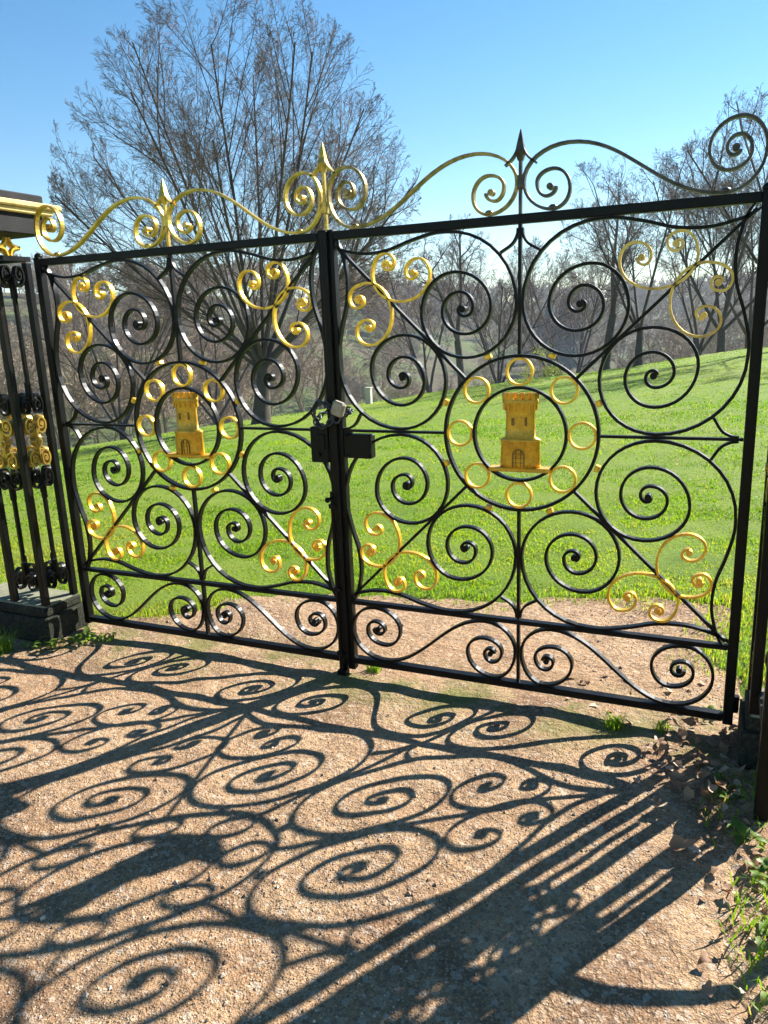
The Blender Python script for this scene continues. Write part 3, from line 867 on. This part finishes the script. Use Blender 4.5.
def wedge(n, d0, d1, a0=-0.98, a1=0.28, pw=1.0):
    d = d0 + (d1 - d0) * rng.random(n) ** pw; a = rng.uniform(a0, a1, n)
    return CAM[0] + d * np.sin(a), CAM[1] + d * np.cos(a), d
parts = []
for cnt, d0, d1, h0, h1, w0 in ((120000, 3.6, 8.0, 0.012, 0.036, 0.0022), (70000, 8.0, 16.0, 0.016, 0.040, 0.005), (50000, 16.0, 38.0, 0.015, 0.035, 0.012)):
    x, y, d = wedge(cnt, d0, d1)
    cl = N1(x * 2.2, y * 2.2) + 0.6 * N2(x * 7, y * 7)
    sdp = path_sd(x, y)
    keepp = (sdp < 0.22 * rng.random(cnt) ** 2) & (rng.random(cnt) < np.clip(0.75 + cl, 0.12, 1)) & ((y > 0.22) | (np.abs(x) > 2.3) | (x > 2.06))
    keepp &= d < np.interp(np.arctan2(x - CAM[0], y - CAM[1]), _az, _dd) + 1.5
    x, y, d, cl = x[keepp], y[keepp], d[keepp], cl[keepp]
    m = len(x)
    h = (h0 + (h1 - h0) * rng.random(m)) * np.clip(1 + 0.9 * cl, 0.5, 1.35)
    w = w0 * (0.6 + 0.8 * rng.random(m)) * np.clip(d / d0, 1, 2)
    rn = np.clip(0.42 + 0.9 * N3(x / 1.9 + 3, y / 1.9 + 3) + 0.4 * N1(x / 0.6, y / 0.6) + 0.18 * rng.standard_normal(m), 0, 0.92)
    rn = np.where(rng.random(m) > 0.97 - 0.22 * np.clip(N2(x * 0.9 + 7, y * 0.9) - 0.1, 0, 1), 1.0, rn)
    parts.append(blades(x, y, ground_z(x, y) + 0.012, h, w, 0.3 + 0.6 * rng.random(m), rn))
# right-hand verge beside the path
x = rng.uniform(1.62, 2.6, 9000); y = rng.uniform(-1.9, 0.9, 9000)
kk = (path_sd(x, y) < 0.02) & (rng.random(9000) < np.clip(0.22 + 1.3 * N2(x * 5, y * 5), 0.04, 1)) & ~((np.abs(x - 1.91) < 0.17) & (np.abs(y + 0.1) < 0.16))
x, y = x[kk], y[kk]; m = len(x)
parts.append(blades(x, y, 0.01 + 0 * x, 0.02 + 0.05 * rng.random(m), 0.0018 + 0.0015 * rng.random(m), 0.4 + 0.7 * rng.random(m), np.where(rng.random(m) > 0.85, 1.0, 0.6 * rng.random(m))))
off = 0; VV = []; FF = []; RR = []
for v, f, r in parts: VV.append(v); FF.append(f + off); RR.append(r); off += len(v)
o = fast_mesh('grass', np.concatenate(VV), np.concatenate(FF), np.concatenate(RR), GRASS)
tag(o, 'short sunlit green grass of the meadow and verge', 'grass', kind='stuff')

# grass tufts standing alone in the earth by the gate
TUFTS = [(0.110, 0.055, 90, 0.075, 'small bright grass tuft in the earth at the foot of the meeting stiles'), (1.28, -0.10, 70, 0.09, 'weedy grass tuft under the right end of the bottom rail'), (-1.93, -0.42, 110, 0.16, 'grass tuft at the left edge in front of the plinth'), (1.47, -0.06, 60, 0.07, 'grass tuft by the right hinge stile among leaves')]
for tx, ty, cnt, hh, lab in TUFTS:
    r = 0.035 * rng.random(cnt) ** 0.5 * (1.6 if hh > 0.1 else 1.0); a = rng.random(cnt) * 6.28
    v, f, rr = blades(r * np.cos(a), r * np.sin(a), 0 * r, hh * (0.5 + 0.6 * rng.random(cnt)), 0.0016 + 0.0015 * rng.random(cnt), 0.3 + 0.7 * rng.random(cnt), 0.2 + 0.55 * rng.random(cnt))
    o = fast_mesh('grass_tuft', v, f, rr, GRASS)
    o.location = (tx, ty, float(path_z(np.array([tx]), np.array([ty]))[0]))
    tag(o, lab, 'grass tuft', 'grass tufts by the gate')

# ------------------------------------------------------------------ weeds and fallen leaves
def leaf_shape(L, Wd, curl, n=5):
    V = []; F = []
    for i in range(n + 1):
        t = i / n
        w = Wd * math.sin(math.pi * min(1, t * 0.93 + 0.05)) ** 0.8
        z = curl * L * (t - t * t) * 2 - 0.25 * curl * L * t * t * 3
        V += [(L * t, -w / 2, z + 0.12 * w), (L * t, 0, z), (L * t, w / 2, z + 0.12 * w)]
    for i in range(n):
        a = i * 3
        F += [[a, a + 1, a + 4, a + 3], [a + 1, a + 2, a + 5, a + 4]]
    return np.array(V), F

def weed(x, y, z, cnt, L, label, spread=0.05):
    b = MB()
    for i in range(cnt):
        v, f = leaf_shape(L * random.uniform(0.6, 1.15), L * random.uniform(0.3, 0.5), random.uniform(0.2, 0.7))
        el = random.uniform(0.25, 1.1); az = random.uniform(0, 6.28)
        Ry = np.array([[math.cos(el), 0, -math.sin(el)], [0, 1, 0], [math.sin(el), 0, math.cos(el)]])
        Rz = np.array([[math.cos(az), -math.sin(az), 0], [math.sin(az), math.cos(az), 0], [0, 0, 1]])
        p = np.array([random.uniform(-spread, spread), random.uniform(-spread, spread), random.uniform(0, 0.03)])
        b.add(v @ Ry.T @ Rz.T + p, f, random.random(), True)
        b.cyl(p * np.array([0.5, 0.5, 0]), p + np.array([0.002, 0, 0.004]), 0.0015, 0.001, 4, 0.3, False)
    o = b.build('weed_plant', WEED)
    o.location = (x, y, z)
    return tag(o, label, 'weed', 'weeds at the foot of the ironwork')
WEEDS = [(-1.70, -0.27, 16, 0.055, 'leafy weed at the front corner of the left plinth'), (-1.60, -0.16, 22, 0.060, 'low leafy weed below the left hinge stile'), (-1.48, -0.09, 16, 0.050, 'leafy weed under the left end of the bottom rail'),
         (-1.83, -0.30, 12, 0.045, 'small weed against the shaded front of the left plinth'), (1.70, -0.45, 12, 0.045, 'weed among the leaf litter in front of the right pier'), (1.77, -0.68, 14, 0.05, 'weed in front of the right edge railing post'),
         (1.83, -0.88, 16, 0.05, 'broad green weed on the verge nearer than the railing post'), (1.85, -1.12, 16, 0.05, 'green weed at the edge of the path half way down the right side'), (1.84, -1.34, 12, 0.045, 'nearest weed at the bottom right corner'), (1.64, 0.10, 14, 0.045, 'weed behind the right hinge stile')]
for w in WEEDS: weed(w[0], w[1], 0.0, w[2], w[3], w[4])

def dead_leaf_mesh(seed):
    r = random.Random(seed)
    b = MB()
    n = 14
    L = 1.0
    pts = []
    for i in range(n):
        a = 2 * math.pi * i / n
        rad = 0.5 * (0.85 + 0.22 * math.cos(3 * a + r.random()) + 0.12 * r.uniform(-1, 1))
        pts.append((rad * math.cos(a) * 1.15, rad * math.sin(a) * 0.8))
    c1 = r.uniform(-0.9, 0.9); c2 = r.uniform(-0.4, 1.3)
    h = lambda x, y: c1 * x * x + c2 * y * y * 1.5 + 0.12 * math.sin(4 * x + seed)
    V = [(0, 0, h(0, 0))] + [(x * 0.55, y * 0.55, h(x * .55, y * .55)) for x, y in pts] + [(x, y, h(x, y)) for x, y in pts]
    F = []
    for i in range(n):
        j = (i + 1) % n
        F.append([0, 1 + i, 1 + j]); F.append([1 + i, 1 + n + i, 1 + n + j, 1 + j])
    b.add(V, F, r.random(), True)
    b.cyl((0.55, 0, h(0.55, 0)), (0.85, 0.05, h(0.55, 0) + 0.05), 0.018, 0.012, 5, 0.1)
    return b
protos = []
for s in range(6):
    o = dead_leaf_mesh(s).build('fallen_leaf', LEAFD)
    protos.append(o)
used = [False] * 6
def place_leaf(x, y, z, sc, label, group='fallen leaves by the right pier'):
    k = random.randrange(6)
    if not used[k]: o = protos[k]; used[k] = True
    else: o = protos[k].copy(); col.objects.link(o)
    o.location = (x, y, z); o.scale = (sc, sc, sc)
    o.rotation_euler = (random.uniform(-0.5, 0.5), random.uniform(-0.5, 0.5), random.uniform(0, 6.28))
    tag(o, label, 'leaf', group)
    return o
LITT = 'dry brown fallen leaf in the litter heaped at the foot of the right pier'
for i in range(95):
    x = 1.62 + 0.11 * random.gauss(0, 1); y = -0.30 + 0.22 * random.gauss(0, 1)
    if x > 1.745 and y > -0.26: x = 1.70
    place_leaf(x, y, 0.018 + 0.03 * random.random(), random.uniform(0.022, 0.056), LITT)
for i in range(16):
    place_leaf(1.25 + 0.22 * random.gauss(0, 1), 0.12 + 0.22 * random.gauss(0, 1), 0.016, random.uniform(0.025, 0.05), 'dry fallen leaf on the bare earth under the right gate leaf', 'fallen leaves under the right gate leaf')
for i in range(52):
    place_leaf(1.76 + 0.075 * random.gauss(0, 1), -0.85 + 0.28 * random.gauss(0, 1), 0.020, random.uniform(0.016, 0.042), 'dry fallen leaf lying along the edge of the right verge', 'fallen leaves along the verge')
o = place_leaf(1.577, -0.815, 0.020, 0.082, 'large pale fallen leaf lying alone between the bar shadows', None)
o.rotation_euler = (0.1, -0.1, 0.3)
for kk in range(6):
    if not used[kk]:
        bpy.data.objects.remove(protos[kk])

# ------------------------------------------------------------------ bare trees
def grow(seed, stems, levels, trunk_h, trunk_r, H, spread, kids, ratio, angle, up=0.10, wob=0.16, env=None):
    """returns trunk segments and crown segments as arrays p, q, r0, r1"""
    r = random.Random(seed)
    T = []; C = []
    def norm(v):
        l = math.sqrt(v[0] ** 2 + v[1] ** 2 + v[2] ** 2); return (v[0] / l, v[1] / l, v[2] / l)
    def rnd_dir(d, ang):
        while True:
            v = (r.gauss(0, 1), r.gauss(0, 1), r.gauss(0, 1))
            dt = v[0] * d[0] + v[1] * d[1] + v[2] * d[2]
            p = (v[0] - dt * d[0], v[1] - dt * d[1], v[2] - dt * d[2])
            l = math.sqrt(p[0] ** 2 + p[1] ** 2 + p[2] ** 2)
            if l > 0.1: break
        s, c = math.sin(ang) / l, math.cos(ang)
        return norm((d[0] * c + p[0] * s, d[1] * c + p[1] * s, d[2] * c + p[2] * s))
    def limb(p, d, L, rad, lv):
        if env:                     # keep the limb inside the rounded outline of the crown
            R_, zc_, hz_ = env
            a = (d[0] / R_) ** 2 + (d[1] / R_) ** 2 + (d[2] / hz_) ** 2
            b_ = 2 * (p[0] * d[0] / R_ ** 2 + p[1] * d[1] / R_ ** 2 + (p[2] - zc_) * d[2] / hz_ ** 2)
            c_ = (p[0] / R_) ** 2 + (p[1] / R_) ** 2 + ((p[2] - zc_) / hz_) ** 2 - 1
            D = b_ * b_ - 4 * a * c_
            if c_ > 0.25 or D < 0: L *= 0.25
            else: L = min(L, max(0.25 * L, (-b_ + math.sqrt(D)) / (2 * a) * r.uniform(0.90, 1.06)))
        ns = max(2, (7, 6, 4, 3, 2, 2)[lv])
        sl = L / ns
        tone = r.random()
        tip = 0.30 if lv < levels else 0.35
        pts = []
        for i in range(ns):
            w = wob * (0.6 if lv == 0 else 1)
            d = norm((d[0] + r.gauss(0, w * 0.5), d[1] + r.gauss(0, w * 0.5), d[2] + r.gauss(0, w * 0.5) + up * (0.6 if lv < 2 else 0.5)))
            q = (p[0] + d[0] * sl, p[1] + d[1] * sl, p[2] + d[2] * sl)
            ra = rad * (1 - (1 - tip) * i / ns); rb = rad * (1 - (1 - tip) * (i + 1) / ns)
            C.append((*p, *q, ra, rb, lv, tone))
            pts.append((p, q, d, ra, rb))
            p = q
        if lv < levels:
            nk = kids[lv]
            nk = max(1, int(round(nk * r.uniform(0.75, 1.25))))
            for k in range(nk):
                t = 0.22 + 0.78 * (k + r.random()) / nk
                i = min(ns - 1, int(t * ns)); f = t * ns - i
                a, b_, dd, ra, rb = pts[i]
                s = (a[0] + (b_[0] - a[0]) * f, a[1] + (b_[1] - a[1]) * f, a[2] + (b_[2] - a[2]) * f)
                cl = L * ratio[lv] * r.uniform(0.65, 1.2) * (1.15 - 0.55 * t)
                limb(s, rnd_dir(dd, angle[lv] * r.uniform(0.65, 1.3)), cl, min(ra * 0.62, 0.75 * rad * ratio[lv] * 0.9), lv + 1)
    # trunk
    p = (0, 0, -0.3); d = (0, 0, 1)
    ns = 5
    for i in range(ns):
        d = norm((d[0] + r.gauss(0, 0.03), d[1] + r.gauss(0, 0.03), d[2]))
        sl = (trunk_h + 0.3) / ns
        q = (p[0] + d[0] * sl, p[1] + d[1] * sl, p[2] + d[2] * sl)
        fl = lambda t: trunk_r * (1 + 0.55 * (1 - t) ** 4) * (1 - 0.22 * t)
        T.append((*p, *q, fl(i / ns), fl((i + 1) / ns), 0, 0.5)); p = q
    top = p
    for k in range(stems):
        az = 2 * math.pi * (k + r.uniform(-0.3, 0.3)) / stems
        inc = spread * (0.25 + 0.75 * ((k * 0.618) % 1.0)) if stems > 1 else 0.05
        dd = norm((math.sin(inc) * math.cos(az), math.sin(inc) * math.sin(az), math.cos(inc)))
        frac = r.uniform(0.55, 1.0)
        st = (top[0] * frac, top[1] * frac, top[2] * (0.55 + 0.45 * frac) if stems > 3 else top[2])
        L = (H - trunk_h) * r.uniform(0.88, 1.02) * (1 - 0.14 * (inc / max(spread, 0.01)))
        limb(st, dd, L, trunk_r * (0.95 / math.sqrt(stems) + 0.12), 0)
    T = np.array(T); C = np.array(C)
    k = H / np.percentile(C[:, 5], 99.7)
    T[:, :6] *= k; C[:, :6] *= k
    return T, C

def tubes(S, thick=1.0, minr=0.0):
    """segments -> tapered prisms; thin ones get three sides"""
    VV = []; FF = []; RR = []; off = 0
    lvl = S[:, 8]
    for sides, sel in ((8, lvl <= 0), (4, lvl == 1), (3, lvl >= 2)):
        s = S[sel]
        if not len(s): continue
        p, q = s[:, :3], s[:, 3:6]; ra = np.maximum(s[:, 6] * thick, minr); rb = np.maximum(s[:, 7] * thick, minr * 0.8)
        z = q - p; z /= np.linalg.norm(z, axis=1)[:, None]
        a = np.where(np.abs(z[:, :1]) < 0.8, np.array([[1.0, 0, 0]]), np.array([[0, 1.0, 0]]))
        x = np.cross(a, z); x /= np.linalg.norm(x, axis=1)[:, None]; y = np.cross(z, x)
        th = np.arange(sides) * 2 * math.pi / sides
        ring = np.cos(th)[None, :, None] * x[:, None] + np.sin(th)[None, :, None] * y[:, None]
        V = np.concatenate([p[:, None] + ring * ra[:, None, None], q[:, None] + ring * rb[:, None, None]], 1)
        f = np.array([(i, (i + 1) % sides, sides + (i + 1) % sides, sides + i) for i in range(sides)])
        F = (f[None] + (np.arange(len(s)) * 2 * sides)[:, None, None]).reshape(-1, 4) + off
        VV.append(V.reshape(-1, 3)); FF.append(F); RR.append(np.repeat(s[:, 9], 2 * sides)); off += len(s) * 2 * sides
    return np.concatenate(VV), np.concatenate(FF), np.concatenate(RR)

def make_tree(name, args, loc, minr=0.004, twig=TWIG, slim=1.0):
    T, C = grow(*args)
    C[:, 6:8] *= slim
    root = empty(name, loc)
    v, f, r = tubes(T)
    o = fast_mesh('trunk', v, f, r, BARK, True); o.parent = root
    big = C[:, 8] <= 1
    v, f, r = tubes(C[big], 1.0, minr)
    o = fast_mesh('limbs', v, f, r, BARK, True); o.parent = root
    v, f, r = tubes(C[~big], 1.0, minr)
    o = fast_mesh('crown', v, f, r, twig, False); o.parent = root
    return root

def rise_to(px, py, d, gz):
    """height of a thing at distance d standing on gz whose top shows at (px, py)"""
    r = ray(px, py)
    return CAM[2] + r[2] / math.hypot(r[0], r[1]) * d - gz

def spot(px, d, py=None):
    """ground point at distance d in the direction of picture column px (read at the horizon)"""
    r = ray(px, py if py is not None else 315)
    a = math.atan2(r[0], r[1])
    x = CAM[0] + d * math.sin(a); y = CAM[1] + d * math.cos(a)
    return x, y, float(ground_z(np.array([x]), np.array([y]))[0])

TREES_G = 'bare trees along the brow of the meadow'
# the great many-stemmed tree on the left
bx, by, bz = spot(262, 24.5, 435)
bh = rise_to(235, 6, 24.5, bz)
big = make_tree('bare_tree', (8, 17, 4, 1.9, 0.27, bh, 1.08, (13, 10, 7, 5), (0.50, 0.46, 0.43, 0.42), (0.50, 0.60, 0.66, 0.75), 0.030, 0.075, (bh * 0.445, bh * 0.53, bh * 0.475)), (bx, by, bz), 0.0040, slim=0.75)
tag(big, 'great bare tree with many upright stems fanning from one trunk behind the left gate leaf', 'tree', TREES_G)

A1 = (21, 4, 4, 2.2, 0.22, 11.5, 0.85, (9, 9, 7, 5), (0.50, 0.50, 0.45, 0.45), (0.65, 0.7, 0.7, 0.7), 0.03, 0.17, (6.8, 6.6, 5.2))
A2 = (33, 2, 4, 4.0, 0.27, 11.0, 0.42, (10, 9, 7, 5), (0.48, 0.50, 0.45, 0.45), (0.75, 0.75, 0.7, 0.7), 0.02, 0.19, (4.6, 6.6, 4.9))
A3 = (45, 5, 4, 2.2, 0.27, 13.0, 0.85, (10, 9, 7, 5), (0.50, 0.50, 0.45, 0.45), (0.60, 0.65, 0.7, 0.7), 0.06, 0.15, (6.4, 7.2, 6.1))
HGT = {}
def tree_at(proto, px, d, top, rz, label, py=None):
    x, y, z = spot(px, d, py)
    if proto in HGT: o = copy_tree(HGT[proto])
    else:
        o = HGT[proto] = make_tree('bare_tree', proto, (x, y, z), 0.0060, slim=0.72)
    k = rise_to(px, top, d, z) / proto[5]
    o.location = (x, y, z); o.scale = (k,) * 3; o.rotation_euler = (0, 0, rz)
    return tag(o, label, 'tree', TREES_G)
tree_at(A1, 640, 33.5, 150, 0.0, 'bare spreading tree on the brow under the upper right gilded scrolls')
tree_at(A2, 462, 46, 214, 0.0, 'bare forked tree on the brow left of the right leaf centre bar')
tree_at(A3, 790, 33, 70, 0.0, 'tall bare tree cut by the right edge behind the hinge stile')
tree_at(A2, 606, 42, 175, 2.1, 'slimmer bare tree just left of the spreading one on the right brow')
tree_at(A1, 700, 50, 165, 4.0, 'bare tree half hidden behind the right hinge stile')
tree_at(A3, 724, 43, 128, 2.7, 'rounded bare tree seen through the right leaf against its hinge stile')
tree_at(A3, 500, 56, 235, 1.2, 'smaller bare tree just right of the forked one beyond the brow')
tree_at(A1, 428, 55, 228, 0.7, 'bare tree left of the forked one beyond the brow')
tree_at(A2, 326, 40, 150, 3.6, 'slender pale trunked bare tree beside the meeting stiles')
tree_at(A3, 110, 48, 255, 2.2, 'low bushy bare tree beyond the brow at far left')
tree_at(A1, 205, 50, 258, 5.1, 'small bare tree beyond the brow behind the left tower')
tree_at(A1, 752, 46, 150, 1.9, 'bare tree whose crown fills the gap above the right hinge stile')
tree_at(A3, 572, 66, 235, 0.4, 'far smaller bare tree showing above the right tower, left of the brow trees')
tree_at(A3, 1000, 30, 60, 0.3, 'tall bare tree standing off beyond the right edge of the meadow')
tree_at(A1, 1300, 26, 60, 0.3, 'bare tree standing farthest right of the meadow')

# ------------------------------------------------------------------ far woods
def wood(name, label, spots, minr, protos):
    VV = []; FF = []; RR = []; off = 0
    for i, (x, y, z, sc) in enumerate(spots):
        S = protos[i % len(protos)].copy()
        a = random.random() * 6.28; c, s = math.cos(a), math.sin(a)
        for k in (0, 3):
            X, Y = S[:, k].copy(), S[:, k + 1].copy()
            S[:, k] = (X * c - Y * s) * sc + x; S[:, k + 1] = (X * s + Y * c) * sc + y; S[:, k + 2] = S[:, k + 2] * sc + z
        S[:, 6:8] *= sc
        S[:, 9] = np.clip(S[:, 9] * 0.5 + random.random() * 0.5, 0, 1)
        d = math.hypot(x - CAM[0], y - CAM[1])
        v, f, r = tubes(S, 1.0, minr * d)
        VV.append(v); FF.append(f + off); RR.append(r); off += len(v)
    o = fast_mesh(name, np.concatenate(VV), np.concatenate(FF), np.concatenate(RR), WOOD)
    return tag(o, label, 'woodland', kind='stuff')
def wood_protos(n, kids, seed):
    out = []
    for s in range(n):
        T, C = grow(seed + s, 4, len(kids), 1.6, 0.14, 10.0, 0.75, kids, (0.52, 0.55, 0.55), (0.7, 0.75, 0.8), 0.05, 0.22)
        T[:, 8] = 1; C[:, 8] = np.maximum(C[:, 8], 1)
        out.append(np.concatenate([T, C]))
    return out
def scatter(n, px0, px1, d0, d1, top0, top1, pw=1.0):
    """trees whose tops show between two picture heights"""
    out = []
    for i in range(n):
        d = d0 + (d1 - d0) * random.random() ** pw
        px = random.uniform(px0, px1)
        x, y, z = spot(px, d)
        q = (d - d0) / (d1 - d0)
        top = top1 + (top0 - top1) * q + random.uniform(-12, 12)
        out.append((x, y, z, min(1.7, max(0.35, rise_to(px, top, d, z) / 10))))
    return out
near = scatter(16, -350, 330, 48, 75, 285, 345) + scatter(14, 660, 1000, 60, 100, 290, 330)
hill = [(x, y, z, random.uniform(0.75, 1.15)) for x, y, z, k in scatter(230, -350, 400, 80, 250, 272, 330, 0.7)]
wood('woodland', 'brown leafless wood on the slope beyond the meadow', near + hill, 0.00026, wood_protos(5, (8, 7, 4), 60))
wood('valley_wood', 'loose leafless scrub in the valley beyond the right gate leaf', [(x, y, z, random.uniform(0.5, 0.9)) for x, y, z, k in scatter(20, 330, 660, 80, 170, 290, 340)], 0.00024, wood_protos(3, (7, 6, 4), 120))
wood('hillside_wood', 'distant leafless wood covering the far hills across the valley', [(x, y, z, random.uniform(0.8, 1.2)) for x, y, z, k in scatter(520, 330, 1000, 170, 430, 272, 330)], 0.00034, wood_protos(4, (6, 5), 90))

# conifers across the valley, right of the gate's middle
CG = 'conifers across the valley'
def conifer(seed, h):
    r = random.Random(seed); b = MB()
    lay = 13
    for i in range(lay):
        t = i / lay
        zc = h * (0.12 + 0.88 * t); R = h * 0.20 * (1 - t) ** 0.85 + 0.1
        n = 9
        V = [(0, 0, zc + h * 0.11)]; F = []
        for k in range(n * 2):
            a = math.pi * k / n + r.random() * 0.2
            rr = R * (r.uniform(0.85, 1.15) if k % 2 == 0 else r.uniform(0.45, 0.65))
            V.append((rr * math.cos(a), rr * math.sin(a), zc - (0.05 * h if k % 2 == 0 else 0) * r.uniform(0.4, 1)))
        for k in range(n * 2): F.append([0, 1 + k, 1 + (k + 1) % (2 * n)])
        b.add(V, F, r.random())
    return b
ct = MB(); ct.cyl((0, 0, -0.5), (0, 0, 12), 0.25, 0.05, 6)
for i, (px, d, h) in enumerate([(548, 175, 15.5), (556, 170, 14), (563, 180, 17), (571, 172, 14.5), (578, 185, 16), (540, 190, 13)]):
    x, y, z = spot(px, d)
    root = empty('conifer', (x, y, z))
    o = conifer(80 + i, h).build('crown', CONI); o.parent = root
    m = MB(); m.cyl((0, 0, -0.5), (0, 0, h * 0.8), 0.25, 0.05, 6); o = m.build('trunk', BARK); o.parent = root
    tag(root, 'dark blue green conifer in the small clump across the valley, seen through the right leaf', 'conifer', CG)

# bushes in fresh yellow-green leaf just beyond the brow
def leafy_bush(seed, R, cnt, leaf):
    g = np.random.default_rng(seed)
    ctr = g.normal(0, 1, (14, 3)) * R * np.array([0.45, 0.45, 0.30]) + np.array([0, 0, R * 0.75])
    k = g.integers(0, 14, cnt)
    c = ctr[k] + g.normal(0, 1, (cnt, 3)) * R * 0.17
    a = g.normal(0, 1, (cnt, 3)); a /= np.linalg.norm(a, axis=1)[:, None]
    b_ = np.cross(a, g.normal(0, 1, (cnt, 3))); b_ /= np.linalg.norm(b_, axis=1)[:, None]
    a *= leaf; b_ *= leaf * 0.6
    V = np.stack([c - a, c + b_, c + a, c - b_], 1).reshape(-1, 3)
    F = np.arange(cnt * 4).reshape(-1, 4)
    return V, F, np.repeat(np.clip(0.5 + 0.3 * g.standard_normal(14)[k] + 0.15 * g.standard_normal(cnt), 0, 1), 4)
for i, (px, d, R, lab) in enumerate([(550, 46, 1.5, 'yellow green bush coming into leaf just beyond the brow, right of the centre bar'), (508, 50, 1.3, 'pale green bush beyond the brow just above the right tower'), (395, 58, 1.6, 'dull green bush beyond the brow right of the meeting stiles'), (588, 60, 1.5, 'low pale bush beyond the brow under the upper right scroll'), (478, 75, 1.9, 'rounded olive bush in the valley left of the right centre bar')]):
    x, y, z = spot(px, d)
    root = empty('bush', (x, y, z))
    V, F, r = leafy_bush(200 + i, R, 2600, 0.06)
    o = fast_mesh('foliage', V, F, r, SPRING); o.parent = root
    m = MB()
    for k in range(7):
        a = k * 0.9; m.cyl((0, 0, -0.3), (R * 0.5 * math.cos(a), R * 0.5 * math.sin(a), R * 1.1), 0.04, 0.012, 5)
    o = m.build('stems', BARK); o.parent = root
    tag(root, lab, 'bush', 'bushes beyond the brow')

# pale marker post far off on the brow
x, y, z = spot(369, 30, 400)
b = MB(); b.box((x, y, z + 0.28), (0.22, 0.22, 0.66), bev=0.02); b.box((x, y, z + 0.63), (0.26, 0.26, 0.06), bev=0.015)
o = b.build('marker_post', mat_plain('weathered_white_post', (0.55, 0.50, 0.42), 0.8), off=(x, y, z))
tag(o, 'small pale marker post far off in the grass right of the padlock', 'post')

# the valley air, pale blue with distance
hz = MB(); hz.box((-60, 210, 14), (1000, 560, 90))
ho = hz.build('haze', IRON)
ho.data.materials.clear()
hm = bpy.data.materials.new('valley_haze'); hm.use_nodes = True
hm.node_tree.nodes.clear()
oo = hm.node_tree.nodes.new('ShaderNodeOutputMaterial'); pv = hm.node_tree.nodes.new('ShaderNodeVolumePrincipled')
pv.inputs['Density'].default_value = 0.00045
pv.inputs['Color'].default_value = (0.72, 0.85, 1.0, 1)
pv.inputs['Anisotropy'].default_value = 0.2
hm.node_tree.links.new(pv.outputs[0], oo.inputs['Volume'])
ho.data.materials.append(hm)
tag(ho, kind='stuff')
scene.cycles.volume_bounces = 0
